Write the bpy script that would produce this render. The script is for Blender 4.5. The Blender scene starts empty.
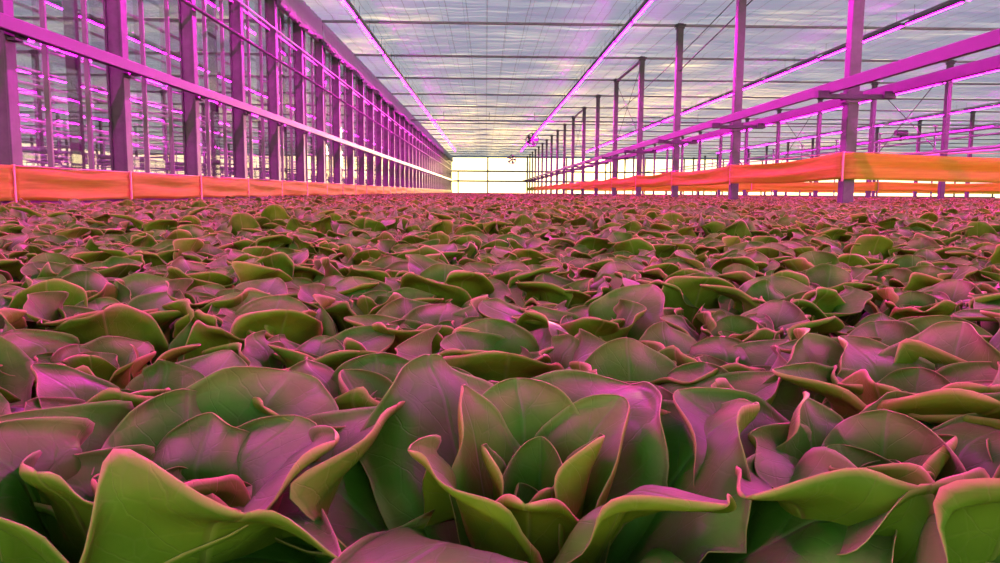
import bpy, math, random
import numpy as np
from mathutils import Matrix, Vector

SC = bpy.context.scene
COL = SC.collection
EYE = 0.42          # camera height above the growing floor
F = 780.0           # focal length in pixels of the 1000 px frame
R = math.radians

# ------------------------------------------------------------------ helpers
def tag(o, label=None, cat=None, group=None, kind=None):
    if label: o['label'] = label
    if cat: o['category'] = cat
    if group: o['group'] = group
    if kind: o['kind'] = kind
    return o

def link(o, parent=None):
    COL.objects.link(o)
    if parent is not None: o.parent = parent
    return o

def empty(name, loc=(0, 0, 0), rz=0.0, parent=None):
    o = bpy.data.objects.new(name, None)
    o.location = loc; o.rotation_euler = (0, 0, rz); o.empty_display_size = 0.1
    return link(o, parent)

class MB:
    """collects boxes, bars and tubes into ONE mesh"""
    def __init__(s): s.v = []; s.f = []; s.sm = []
    def raw(s, v, f, smooth=False):
        b = len(s.v); s.v += [tuple(p) for p in v]
        for q in f: s.f.append(tuple(b + i for i in q)); s.sm.append(smooth)
        return s
    def box(s, c, d, bev=0.0):
        x, y, z = c; a, b, h = d[0] / 2, d[1] / 2, d[2] / 2
        if bev <= 0:
            v = [(x + i * a, y + j * b, z + k * h) for i in (-1, 1) for j in (-1, 1) for k in (-1, 1)]
            return s.raw(v, [(0, 1, 3, 2), (4, 6, 7, 5), (0, 4, 5, 1), (2, 3, 7, 6), (0, 2, 6, 4), (1, 5, 7, 3)])
        # chamfered along z and y edges: an octagonal section swept along the longest axis
        ax = max(range(3), key=lambda i: d[i]); o = [i for i in range(3) if i != ax]
        h0, h1 = d[o[0]] / 2, d[o[1]] / 2
        sec = [(h0, h1 - bev), (h0 - bev, h1), (-h0 + bev, h1), (-h0, h1 - bev), (-h0, -h1 + bev), (-h0 + bev, -h1), (h0 - bev, -h1), (h0, -h1 + bev)]
        v = []
        for e in (-1, 1):
            for p in sec:
                q = [0, 0, 0]; q[ax] = e * d[ax] / 2; q[o[0]] = p[0]; q[o[1]] = p[1]
                v.append((x + q[0], y + q[1], z + q[2]))
        f = [(i, (i + 1) % 8, 8 + (i + 1) % 8, 8 + i) for i in range(8)] + [tuple(range(7, -1, -1)), tuple(range(8, 16))]
        return s.raw(v, f)
    def tube(s, p, q, r, n=8, smooth=True):
        p, q = Vector(p), Vector(q); t = (q - p).normalized()
        a = t.orthogonal().normalized(); b = t.cross(a)
        v = [c + (a * math.cos(2 * math.pi * i / n) + b * math.sin(2 * math.pi * i / n)) * r for c in (p, q) for i in range(n)]
        s.raw(v, [(i, (i + 1) % n, n + (i + 1) % n, n + i) for i in range(n)], smooth)
        return s._caps(v, n)
    def _caps(s, v, n):
        b = len(s.v) - 2 * n
        s.f.append(tuple(b + i for i in range(n - 1, -1, -1))); s.sm.append(False)
        s.f.append(tuple(b + n + i for i in range(n))); s.sm.append(False)
        return s
    def path(s, pts, r, n=6):
        for a, b in zip(pts[:-1], pts[1:]): s.tube(a, b, r, n)
        return s
    def ring(s, c, rad, r, n=28, m=8):
        v = []; f = []                                    # a torus that faces along y
        for i in range(n):
            a = 2 * math.pi * i / n
            for j in range(m):
                b = 2 * math.pi * j / m
                k = rad + r * math.cos(b)
                v.append((c[0] + k * math.cos(a), c[1] + r * 2.2 * math.sin(b), c[2] + k * math.sin(a)))
        for i in range(n):
            for j in range(m):
                f.append((i * m + j, ((i + 1) % n) * m + j, ((i + 1) % n) * m + (j + 1) % m, i * m + (j + 1) % m))
        return s.raw(v, f, True)
    def mesh(s, name):
        me = bpy.data.meshes.new(name)
        me.from_pydata(s.v, [], s.f)
        me.polygons.foreach_set('use_smooth', s.sm)
        me.update(); return me
    def build(s, name, mat, parent=None, loc=(0, 0, 0)):
        me = s.mesh(name); me.materials.append(mat)
        o = bpy.data.objects.new(name, me); o.location = loc
        return link(o, parent)

def copy_tree(o, parent=None):
    c = o.copy(); COL.objects.link(c)
    if parent is not None: c.parent = parent
    for ch in list(o.children): copy_tree(ch, c)
    return c

ONES = 'first second third fourth fifth sixth seventh eighth ninth tenth eleventh twelfth thirteenth fourteenth fifteenth sixteenth seventeenth eighteenth nineteenth'.split()
TENS = {20: 'twent', 30: 'thirt', 40: 'fort', 50: 'fift'}
def ordinal(n):
    if n < 20: return ONES[n - 1]
    t = n // 10 * 10; r = n % 10
    return TENS[t] + ('ieth' if r == 0 else 'y-' + ONES[r - 1])

# ---------------------------------------------------------------- materials
def new_mat(name):
    m = bpy.data.materials.new(name); m.use_nodes = True
    nt = m.node_tree; nt.nodes.clear()
    return m, nt
def N(nt, typ, **kw):
    n = nt.nodes.new(typ)
    for k, v in kw.items():
        if k in n.inputs.keys(): n.inputs[k].default_value = v
        else: setattr(n, k, v)
    return n
def L(nt, a, b): nt.links.new(a, b)
def ramp(nt, fac, stops):
    r = nt.nodes.new('ShaderNodeValToRGB'); e = r.color_ramp.elements
    while len(e) < len(stops): e.new(0.5)
    for i, (p, c) in enumerate(stops): e[i].position = p; e[i].color = (*c, 1) if len(c) == 3 else c
    L(nt, fac, r.inputs[0]); return r.outputs[0]
def math_n(nt, op, a, b=None, clamp=False):
    n = nt.nodes.new('ShaderNodeMath'); n.operation = op; n.use_clamp = clamp
    for i, x in enumerate((a, b)):
        if x is None: continue
        if isinstance(x, (int, float)): n.inputs[i].default_value = x
        else: L(nt, x, n.inputs[i])
    return n.outputs[0]
def mix_c(nt, f, a, b):
    n = nt.nodes.new('ShaderNodeMix'); n.data_type = 'RGBA'
    for s, x in ((n.inputs[0], f), (n.inputs[6], a), (n.inputs[7], b)):
        if isinstance(x, (int, float)): s.default_value = x
        elif isinstance(x, tuple): s.default_value = (*x, 1)
        else: L(nt, x, s)
    return n.outputs[2]

def metal(name, col, rough=0.5, metallic=0.35, var=0.25, scale=6.0):
    m, nt = new_mat(name)
    tc = N(nt, 'ShaderNodeTexCoord')
    no = N(nt, 'ShaderNodeTexNoise', Scale=scale, Detail=5.0, Roughness=0.65)
    L(nt, tc.outputs['Object'], no.inputs['Vector'])
    c = ramp(nt, no.outputs['Fac'], [(0.3, tuple(x * (1 - var) for x in col)), (0.7, tuple(min(1, x * (1 + var)) for x in col))])
    p = N(nt, 'ShaderNodeBsdfPrincipled', Roughness=rough, Metallic=metallic)
    L(nt, c, p.inputs['Base Color'])
    bu = N(nt, 'ShaderNodeBump', Strength=0.15, Distance=0.002); L(nt, no.outputs['Fac'], bu.inputs['Height']); L(nt, bu.outputs[0], p.inputs['Normal'])
    o = N(nt, 'ShaderNodeOutputMaterial'); L(nt, p.outputs[0], o.inputs[0])
    return m

M = {}
M['galv'] = metal('galvanised_steel', (0.072, 0.070, 0.080), 0.5, 0.2, 0.28, 5)
M['alu'] = metal('aluminium_profile', (0.11, 0.107, 0.115), 0.42, 0.25, 0.10, 3)
M['rail'] = metal('painted_rail', (0.062, 0.06, 0.067), 0.45, 0.1, 0.08, 2)
M['dark'] = metal('dark_steel', (0.06, 0.06, 0.07), 0.5, 0.4, 0.2, 8)
M['midgrey'] = metal('grey_steel', (0.22, 0.22, 0.25), 0.5, 0.3, 0.15, 4)
M['pale'] = metal('pale_pipe', (0.55, 0.55, 0.56), 0.45, 0.1, 0.1, 2)
M['clamp'] = metal('clamp_steel', (0.05, 0.045, 0.06), 0.5, 0.4, 0.25, 9)

def glass():
    m, nt = new_mat('clear_glass')
    lw = N(nt, 'ShaderNodeLayerWeight', Blend=0.25)
    t = N(nt, 'ShaderNodeBsdfTransparent', Color=(0.93, 0.95, 0.94, 1))
    g = N(nt, 'ShaderNodeBsdfGlossy', Roughness=0.02, Color=(0.9, 0.9, 0.9, 1))
    f = math_n(nt, 'MULTIPLY', lw.outputs['Fresnel'], 0.55)
    mx = N(nt, 'ShaderNodeMixShader'); L(nt, f, mx.inputs[0]); L(nt, t.outputs[0], mx.inputs[1]); L(nt, g.outputs[0], mx.inputs[2])
    o = N(nt, 'ShaderNodeOutputMaterial'); L(nt, mx.outputs[0], o.inputs[0])
    return m
M['glass'] = glass()

def led():
    m, nt = new_mat('magenta_diodes')
    tc = N(nt, 'ShaderNodeTexCoord')
    sx = N(nt, 'ShaderNodeSeparateXYZ'); L(nt, tc.outputs['Object'], sx.inputs[0])
    w = math_n(nt, 'SINE', math_n(nt, 'MULTIPLY', sx.outputs['Y'], 2 * math.pi / 0.16))
    st = math_n(nt, 'ADD', math_n(nt, 'MULTIPLY', math_n(nt, 'GREATER_THAN', w, -0.2), 0.75), 0.25)
    e = N(nt, 'ShaderNodeEmission', Color=LED_COL)
    L(nt, math_n(nt, 'MULTIPLY', st, LED_POWER), e.inputs['Strength'])
    o = N(nt, 'ShaderNodeOutputMaterial'); L(nt, e.outputs[0], o.inputs[0])
    return m
LED_COL = (1.0, 0.0005, 0.66, 1)
LED_POWER = 1380.0
M['led'] = led()

def cloth_orange():
    m, nt = new_mat('orange_mesh_cloth')
    tc = N(nt, 'ShaderNodeTexCoord')
    mp = N(nt, 'ShaderNodeMapping'); mp.inputs['Scale'].default_value = (1.2, 1.2, 22)
    L(nt, tc.outputs['Object'], mp.inputs[0])
    no = N(nt, 'ShaderNodeTexNoise', Scale=1.6, Detail=4.0); L(nt, mp.outputs[0], no.inputs['Vector'])
    c = ramp(nt, no.outputs['Fac'], [(0.35, (0.47, 0.48, 0.025)), (0.65, (0.54, 0.58, 0.035))])
    d = N(nt, 'ShaderNodeBsdfPrincipled', Roughness=0.6); L(nt, c, d.inputs['Base Color'])
    bu = N(nt, 'ShaderNodeBump', Strength=0.5, Distance=0.01); L(nt, no.outputs['Fac'], bu.inputs['Height']); L(nt, bu.outputs[0], d.inputs['Normal'])
    t = N(nt, 'ShaderNodeBsdfTranslucent'); L(nt, c, t.inputs['Color'])
    mx = N(nt, 'ShaderNodeMixShader', Fac=0.6); L(nt, d.outputs[0], mx.inputs[1]); L(nt, t.outputs[0], mx.inputs[2])
    o = N(nt, 'ShaderNodeOutputMaterial'); L(nt, mx.outputs[0], o.inputs[0])
    return m
M['orange'] = cloth_orange()

def seam_mat():
    m, nt = new_mat('pink_seam_tape')
    p = N(nt, 'ShaderNodeBsdfPrincipled', Roughness=0.5); p.inputs['Base Color'].default_value = (0.55, 0.26, 0.20, 1)
    o = N(nt, 'ShaderNodeOutputMaterial'); L(nt, p.outputs[0], o.inputs[0]); return m
M['seam'] = seam_mat()

def curtain_mat():
    m, nt = new_mat('grey_screen_fabric')
    p = N(nt, 'ShaderNodeBsdfPrincipled', Roughness=0.75); p.inputs['Base Color'].default_value = (0.6, 0.6, 0.62, 1)
    t = N(nt, 'ShaderNodeBsdfTranslucent', Color=(0.5, 0.5, 0.52, 1))
    mx = N(nt, 'ShaderNodeMixShader', Fac=0.45); L(nt, p.outputs[0], mx.inputs[1]); L(nt, t.outputs[0], mx.inputs[2])
    o = N(nt, 'ShaderNodeOutputMaterial'); L(nt, mx.outputs[0], o.inputs[0]); return m
M['curtain'] = curtain_mat()

def ceiling_mat():
    """aluminised shade screen: woven strips that let part of the sky through"""
    m, nt = new_mat('aluminised_shade_screen')
    tc = N(nt, 'ShaderNodeTexCoord')
    # long crosswise streaks where the weave lies loose
    mp = N(nt, 'ShaderNodeMapping'); mp.inputs['Scale'].default_value = (0.28, 2.6, 1)
    L(nt, tc.outputs['Object'], mp.inputs[0])
    n1 = N(nt, 'ShaderNodeTexNoise', Scale=1.0, Detail=6.0, Roughness=0.62); L(nt, mp.outputs[0], n1.inputs['Vector'])
    mp2 = N(nt, 'ShaderNodeMapping'); mp2.inputs['Scale'].default_value = (0.14, 0.5, 1)
    L(nt, tc.outputs['Object'], mp2.inputs[0])
    n2 = N(nt, 'ShaderNodeTexNoise', Scale=1.0, Detail=3.0); L(nt, mp2.outputs[0], n2.inputs['Vector'])
    sx = N(nt, 'ShaderNodeSeparateXYZ'); L(nt, tc.outputs['Object'], sx.inputs[0])
    # gap beside every beam, 6.35 m apart
    ph = math_n(nt, 'FRACT', math_n(nt, 'DIVIDE', math_n(nt, 'SUBTRACT', sx.outputs['Y'], 7.55), 6.35))
    gap = math_n(nt, 'LESS_THAN', math_n(nt, 'ABSOLUTE', math_n(nt, 'SUBTRACT', ph, 0.10)), 0.035)
    gapn = math_n(nt, 'MULTIPLY', gap, math_n(nt, 'MULTIPLY_ADD', n2.outputs['Fac'], 1.0))
    # weave threads
    thr = math_n(nt, 'LESS_THAN', math_n(nt, 'FRACT', math_n(nt, 'DIVIDE', sx.outputs['X'], 0.64)), 0.035)
    thry = math_n(nt, 'LESS_THAN', math_n(nt, 'FRACT', math_n(nt, 'DIVIDE', sx.outputs['Y'], 0.42)), 0.09)
    st = ramp(nt, n1.outputs['Fac'], [(0.36, (0.05,) * 3), (0.52, (0.20,) * 3), (0.66, (0.62,) * 3), (0.8, (0.9,) * 3)])
    bg = ramp(nt, n2.outputs['Fac'], [(0.35, (0.55,) * 3), (0.65, (1.0,) * 3)])
    f = math_n(nt, 'MULTIPLY', st, bg)
    f = math_n(nt, 'ADD', f, math_n(nt, 'MULTIPLY', gap, 0.35))
    f = math_n(nt, 'MULTIPLY', f, math_n(nt, 'SUBTRACT', 1.0, math_n(nt, 'MULTIPLY', thr, 0.75)))
    f = math_n(nt, 'MULTIPLY', f, math_n(nt, 'SUBTRACT', 1.0, math_n(nt, 'MULTIPLY', thry, 0.45)))
    f = math_n(nt, 'MULTIPLY', f, CEIL_OPEN, True)
    c = mix_c(nt, thr, (0.52, 0.58, 0.68), (0.30, 0.30, 0.33))
    dif = N(nt, 'ShaderNodeBsdfDiffuse'); L(nt, c, dif.inputs[0])
    tr = N(nt, 'ShaderNodeBsdfTranslucent'); L(nt, c, tr.inputs[0])
    m1 = N(nt, 'ShaderNodeMixShader', Fac=0.42); L(nt, dif.outputs[0], m1.inputs[1]); L(nt, tr.outputs[0], m1.inputs[2])
    tp = N(nt, 'ShaderNodeBsdfTransparent')
    m2 = N(nt, 'ShaderNodeMixShader'); L(nt, f, m2.inputs[0]); L(nt, m1.outputs[0], m2.inputs[1]); L(nt, tp.outputs[0], m2.inputs[2])
    o = N(nt, 'ShaderNodeOutputMaterial'); L(nt, m2.outputs[0], o.inputs[0])
    return m
CEIL_OPEN = 0.72
M['ceiling'] = ceiling_mat()

def floor_mat():
    m, nt = new_mat('dark_wet_floor')
    tc = N(nt, 'ShaderNodeTexCoord')
    no = N(nt, 'ShaderNodeTexNoise', Scale=9.0, Detail=6.0); L(nt, tc.outputs['Object'], no.inputs['Vector'])
    c = ramp(nt, no.outputs['Fac'], [(0.3, (0.012, 0.010, 0.008)), (0.7, (0.05, 0.042, 0.03))])
    p = N(nt, 'ShaderNodeBsdfPrincipled', Roughness=0.8); L(nt, c, p.inputs['Base Color'])
    bu = N(nt, 'ShaderNodeBump', Strength=0.6, Distance=0.02); L(nt, no.outputs['Fac'], bu.inputs['Height']); L(nt, bu.outputs[0], p.inputs['Normal'])
    o = N(nt, 'ShaderNodeOutputMaterial'); L(nt, p.outputs[0], o.inputs[0]); return m
M['floor'] = floor_mat()

def leaf_mat():
    m, nt = new_mat('lettuce_leaf')
    uv = N(nt, 'ShaderNodeUVMap', uv_map='leaf')
    sx = N(nt, 'ShaderNodeSeparateXYZ'); L(nt, uv.outputs[0], sx.inputs[0])
    U, V = sx.outputs['X'], sx.outputs['Y']
    au = math_n(nt, 'ABSOLUTE', U)
    at = N(nt, 'ShaderNodeAttribute', attribute_name='rim')
    rim = at.outputs['Fac']
    tc = N(nt, 'ShaderNodeTexCoord'); oi = N(nt, 'ShaderNodeObjectInfo')
    off = N(nt, 'ShaderNodeVectorMath', operation='ADD'); L(nt, tc.outputs['Object'], off.inputs[0]); L(nt, oi.outputs['Random'], off.inputs[1])
    n1 = N(nt, 'ShaderNodeTexNoise', Scale=14.0, Detail=4.0); L(nt, off.outputs[0], n1.inputs['Vector'])
    n2 = N(nt, 'ShaderNodeTexNoise', Scale=60.0, Detail=3.0); L(nt, off.outputs[0], n2.inputs['Vector'])
    # veins: a midrib and side veins that sweep forward
    dist = math_n(nt, 'MULTIPLY', math_n(nt, 'SUBTRACT', n1.outputs['Fac'], 0.5), 0.22)
    mid = math_n(nt, 'LESS_THAN', au, 0.02)
    midw = ramp(nt, au, [(0.0, (1, 1, 1)), (0.035, (0, 0, 0))])
    k = math_n(nt, 'ADD', math_n(nt, 'SUBTRACT', V, math_n(nt, 'MULTIPLY', au, 0.42)), dist)
    fr = math_n(nt, 'ABSOLUTE', math_n(nt, 'SUBTRACT', math_n(nt, 'FRACT', math_n(nt, 'MULTIPLY', k, 6.5)), 0.5))
    side = ramp(nt, fr, [(0.0, (1, 1, 1)), (0.035, (0, 0, 0))])
    vo = N(nt, 'ShaderNodeTexVoronoi', feature='DISTANCE_TO_EDGE', Scale=46.0); L(nt, off.outputs[0], vo.inputs['Vector'])
    net = ramp(nt, vo.outputs['Distance'], [(0.0, (1, 1, 1)), (0.06, (0, 0, 0))])
    vein = math_n(nt, 'MAXIMUM', midw, math_n(nt, 'MULTIPLY', side, 0.3))
    vein = math_n(nt, 'MAXIMUM', vein, math_n(nt, 'MULTIPLY', net, 0.14))
    fine = N(nt, 'ShaderNodeObjectInfo')
    g = ramp(nt, n1.outputs['Fac'], [(0.32, (0.10, 0.21, 0.016)), (0.68, (0.185, 0.30, 0.030))])
    g2 = ramp(nt, oi.outputs['Random'], [(0.0, (0.8, 0.95, 0.9)), (0.5, (1, 1, 1)), (1.0, (1.3, 1.08, 0.9))])
    mm = nt.nodes.new('ShaderNodeMix'); mm.data_type = 'RGBA'; mm.blend_type = 'MULTIPLY'; mm.inputs[0].default_value = 1
    L(nt, g, mm.inputs[6]); L(nt, g2, mm.inputs[7]); g = mm.outputs[2]
    # the hidden foot of the leaf is paler
    foot = ramp(nt, V, [(0.0, (1, 1, 1)), (0.35, (0, 0, 0))])
    g = mix_c(nt, math_n(nt, 'MULTIPLY', foot, 0.35), g, (0.30, 0.36, 0.12))
    g = mix_c(nt, math_n(nt, 'MULTIPLY', vein, 0.38), g, (0.36, 0.40, 0.13))
    rm = ramp(nt, rim, [(0.955, (0, 0, 0)), (1.0, (1, 1, 1))])
    g = mix_c(nt, math_n(nt, 'MULTIPLY', rm, 0.75), g, (0.55, 0.42, 0.16))
    # waxy upper face, duller under face
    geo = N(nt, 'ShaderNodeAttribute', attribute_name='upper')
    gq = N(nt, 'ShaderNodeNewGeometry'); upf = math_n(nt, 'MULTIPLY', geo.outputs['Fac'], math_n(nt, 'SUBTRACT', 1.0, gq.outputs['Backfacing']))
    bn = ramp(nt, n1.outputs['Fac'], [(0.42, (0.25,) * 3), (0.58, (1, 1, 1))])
    lit_rim = math_n(nt, 'MULTIPLY', ramp(nt, rim, [(0.66, (0.0,) * 3), (0.94, (1, 1, 1))]), bn)      # lamp light on the upturned rims, painted into the upper-face colour
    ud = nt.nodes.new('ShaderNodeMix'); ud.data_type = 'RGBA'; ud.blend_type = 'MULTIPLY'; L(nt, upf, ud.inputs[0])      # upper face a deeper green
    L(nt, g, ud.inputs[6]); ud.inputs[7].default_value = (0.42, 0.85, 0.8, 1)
    gu = mix_c(nt, math_n(nt, 'MULTIPLY', math_n(nt, 'MULTIPLY', upf, lit_rim), 0.52), ud.outputs[2], (0.46, 0.34, 0.20))
    p = N(nt, 'ShaderNodeBsdfPrincipled', Roughness=0.42)
    L(nt, math_n(nt, 'ADD', math_n(nt, 'MULTIPLY', upf, 0.08), 0.12), p.inputs['Specular IOR Level'])
    p.inputs['Sheen Weight'].default_value = 0.0
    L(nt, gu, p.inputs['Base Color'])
    rg = math_n(nt, 'ADD', math_n(nt, 'MULTIPLY', n2.outputs['Fac'], 0.14), 0.42); L(nt, rg, p.inputs['Roughness'])
    hgt = math_n(nt, 'ADD', math_n(nt, 'MULTIPLY', n1.outputs['Fac'], 0.5), math_n(nt, 'MULTIPLY', vein, -0.38))
    hgt = math_n(nt, 'ADD', hgt, math_n(nt, 'MULTIPLY', n2.outputs['Fac'], 0.22))
    bu = N(nt, 'ShaderNodeBump', Strength=0.55, Distance=0.006); L(nt, hgt, bu.inputs['Height']); L(nt, bu.outputs[0], p.inputs['Normal'])
    t = N(nt, 'ShaderNodeBsdfTranslucent'); tcx = mix_c(nt, 0.5, g, (0.24, 0.30, 0.02)); L(nt, tcx, t.inputs['Color'])
    mx = N(nt, 'ShaderNodeMixShader', Fac=0.25); L(nt, p.outputs[0], mx.inputs[1]); L(nt, t.outputs[0], mx.inputs[2])
    o = N(nt, 'ShaderNodeOutputMaterial'); L(nt, mx.outputs[0], o.inputs[0])
    return m
M['leaf'] = leaf_mat()

# ------------------------------------------------------------------ lettuce
def smooth(a, b, x):
    t = np.clip((x - a) / (b - a), 0, 1); return t * t * (3 - 2 * t)

class LeafMesh:
    def __init__(s): s.v = []; s.f = []; s.uv = []; s.rim = []; s.n = 0
    def leaf(s, phi, Lf, W, e0, e1, kap, amp, freq, ph, roll, r0=0.012, z0=0.02, nu=14, nv=16, twist=0.0, bend=1.4, side=0.0, lob=0.0):
        """one leaf: phi heading, Lf length, W half width, e0..e1 elevation from foot to tip, kap cupping, roll = rim rolled back"""
        vs = np.sin(np.linspace(0, 1, nv) * math.pi / 2) ** 0.9
        us = np.linspace(-1, 1, nu)
        # midrib
        M_ = 60; vv = np.linspace(0, 1, M_); el = np.radians(e0 + (e1 - e0) * vv ** bend)
        dr = np.cos(el) * Lf / (M_ - 1); dz = np.sin(el) * Lf / (M_ - 1)
        rr = r0 + np.concatenate([[0], np.cumsum(dr[:-1])]); zz = z0 + np.concatenate([[0], np.cumsum(dz[:-1])])
        r = np.interp(vs, vv, rr); z = np.interp(vs, vv, zz); e = np.interp(vs, vv, el)
        vm = 0.58
        t = np.clip((vs - vm) / (1 - vm), 0, 1)
        w = W * (0.22 + 0.78 * smooth(0.0, vm, vs)) * np.sqrt(np.clip(1 - t ** 2.2, 0, 1))
        Ug, Vg = np.meshgrid(us, np.arange(nv))
        amp = amp * min(1, W / 0.09); roll = roll * min(1, W / 0.09)
        wv = w[Vg]; tv = t[Vg]; base = (0.22 + 0.78 * smooth(0.0, vm, vs))[Vg]
        real = Ug * wv / W
        rho = np.sqrt(np.clip((real / base) ** 2 * (tv >= 0) + tv ** 2.2, 0, 1.0))
        kk = kap * (0.55 + 0.45 * base)
        x = wv * np.sin(kk * Ug) / kk
        n = wv * (1 - np.cos(kk * Ug)) / kk
        th = np.arctan2(tv * 1.0 + (vs[Vg] - vm) * 0.6, real + 1e-6)
        n = n + amp * rho ** 2.4 * np.sin(freq * th + ph) * np.clip(base * 1.1 - 0.1, 0, 1)
        n = n + amp * 0.30 * rho ** 4 * np.sin(freq * 2.7 * th + ph * 1.7)
        s_ = smooth(0.50, 1.0, rho)
        asym = 1 + 0.55 * np.sin(th * 1.5 + ph * 2.3)
        n = n - roll * s_ ** 1.3 * asym * base
        x = x - np.sign(Ug) * roll * 0.35 * s_ ** 2 * np.abs(real)/ (1e-6 + 1)
        n = n - 0.004 * np.exp(-(real / 0.10) ** 2) * (1 - vs[Vg])      # the rib stands proud below
        x = x + side * (vs[Vg] ** 2) * Lf + 0.0
        tw = twist * vs[Vg]
        xn = x * np.cos(tw) - n * np.sin(tw); nn = x * np.sin(tw) + n * np.cos(tw)
        # frame: N (upper face) = (-sin e, cos e) in (r, z)
        R_ = r[Vg] - np.sin(e[Vg]) * nn; Z_ = z[Vg] + np.cos(e[Vg]) * nn
        cp, sp = math.cos(phi), math.sin(phi)
        X = R_ * cp - xn * sp; Y = R_ * sp + xn * cp
        Z_ = np.maximum(Z_, 0.012 + 0.004 * np.abs(np.sin(X * 60)))
        b = s.n
        s.v += np.stack([X.ravel(), Y.ravel(), Z_.ravel()], 1).tolist()
        s.uv += np.stack([real.ravel(), vs[Vg].ravel()], 1).tolist()
        s.rim += (np.where(vs[Vg] > 0.15, np.maximum(rho, np.abs(Ug) * (tv <= 0)), 0).ravel() * (1.0 if nv > 15 else 0.99)).tolist()
        for j in range(nv - 1):
            for i in range(nu - 1):
                a = b + j * nu + i; s.f.append((a, a + nu, a + nu + 1, a + 1))
        s.n += nu * nv
        return s
    def mesh(s, name, thick=0.0):
        nV, nF = len(s.v), len(s.f)
        me = bpy.data.meshes.new(name)
        co = np.array(s.v, float); fa = np.array(s.f, int)
        uvs = np.array(s.uv); rim = np.array(s.rim)
        if thick > 0:                                  # a real second skin below, closed at the rim
            nr = np.zeros_like(co)
            q = co[fa]; fn = np.cross(q[:, 2] - q[:, 0], q[:, 3] - q[:, 1])
            for c in range(4): np.add.at(nr, fa[:, c], fn)
            nr /= (np.linalg.norm(nr, axis=1, keepdims=True) + 1e-12)
            low = co - nr * thick * (1.15 - 0.5 * rim)[:, None]
            up = fa
            ed = {}
            for f in fa[:, ::-1].tolist():
                for a, b in zip(f, f[1:] + f[:1]):
                    if (b, a) in ed: del ed[(b, a)]
                    else: ed[(a, b)] = 1
            sides = [(a, b, b + nV, a + nV) for a, b in ed]
            co2 = np.concatenate([co, low]); tri = np.concatenate([fa[:, [0, 1, 2]], fa[:, [0, 2, 3]]])         # both skins split along the same diagonal
            faces = tri.tolist() + (tri[:, ::-1] + nV).tolist() + sides
            uvs = np.concatenate([uvs, uvs]); rim = np.concatenate([rim, rim])
            upper = np.concatenate([np.ones(nV), np.zeros(nV)])
        else:
            co2 = co; faces = fa.tolist(); upper = np.ones(nV)
        me.from_pydata(co2.tolist(), [], faces)
        me.polygons.foreach_set('use_smooth', [True] * len(faces))
        ul = me.uv_layers.new(name='leaf')
        vi = np.empty(len(me.loops), int); me.loops.foreach_get('vertex_index', vi)
        ul.data.foreach_set('uv', uvs[vi].ravel())
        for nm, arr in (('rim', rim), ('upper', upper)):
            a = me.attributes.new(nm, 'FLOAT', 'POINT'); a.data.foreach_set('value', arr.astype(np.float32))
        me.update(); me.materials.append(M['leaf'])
        return me

def leaf_params(t, rnd):
    """t = 0 outermost .. 1 innermost"""
    return dict(
        Lf=(0.256 - 0.125 * t ** 0.9) * rnd.uniform(0.92, 1.08),
        W=(0.120 - 0.070 * t) * rnd.uniform(0.9, 1.12),
        e0=48 + 34 * min(1, t * 1.4), e1=(74 + 18 * t) + rnd.uniform(-16, 8),
        kap=(0.75 + 0.75 * t) * rnd.uniform(0.85, 1.15),
        amp=(0.034 - 0.018 * t) * rnd.uniform(0.6, 1.3), freq=rnd.uniform(2.2, 4.2), ph=rnd.uniform(0, 6.28),
        roll=(0.050 - 0.026 * t) * rnd.uniform(0.5, 1.3), twist=rnd.uniform(-0.35, 0.35), side=rnd.uniform(-0.10, 0.10), bend=1.0,
        r0=0.022 - 0.016 * t, z0=0.020 + 0.02 * t)

def lettuce_meshes(name, seed, nl, nu, nv, thick):
    rnd = random.Random(seed)
    outer, heart = LeafMesh(), LeafMesh()
    a0 = rnd.uniform(0, 6.28)
    for i in range(nl):
        t = i / (nl - 1)
        p = leaf_params(t, rnd)
        (outer if t < 0.55 else heart).leaf(a0 + i * 2.39996 + rnd.uniform(-.18, .18), nu=nu, nv=nv, **p)
    return outer, heart

def merge(a, b):
    c = LeafMesh(); c.v = a.v + b.v; c.uv = a.uv + b.uv; c.rim = a.rim + b.rim
    c.f = a.f + [tuple(i + a.n for i in f) for f in b.f]; c.n = a.n + b.n
    return c

NEAR = []
for k in range(7):
    o, h = lettuce_meshes('lettuce', 100 + k, 19, 23, 25, 0.0011)
    NEAR.append((o.mesh('outer_leaves', 0.0012), h.mesh('heart_leaves', 0.0010)))
# the big open head in the bottom middle, leaf by leaf:
# heading (deg, 90 = away from the camera), length, half width, foot and tip elevation, cup, ripple, ripple count, phase, rim roll, twist, side
HERO = [(203, .285, .120, 50, 14, .55, .016, 2.4, 0.6, .020, 0.1, 0.0),
        (168, .275, .118, 52, 30, .80, .030, 3.0, 2.0, .050, -0.35, 0.0),
        (340, .280, .122, 50, 26, .75, .022, 2.6, 4.2, .044, 0.12, 0.0),
        (18, .270, .118, 60, 48, .85, .022, 3.1, 1.0, .034, 0.0, 0.0),
        (250, .235, .095, 58, 58, 1.05, .024, 2.8, 5.2, .050, -0.35, -0.10),
        (128, .265, .105, 66, 60, .90, .024, 3.4, 3.3, .030, 0.15, 0.0),
        (288, .225, .100, 58, 50, 1.0, .020, 2.5, 0.4, .056, 0.2, 0.0),
        (62, .262, .108, 68, 58, .90, .022, 3.6, 5.0, .034, -0.1, 0.0)]
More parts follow.
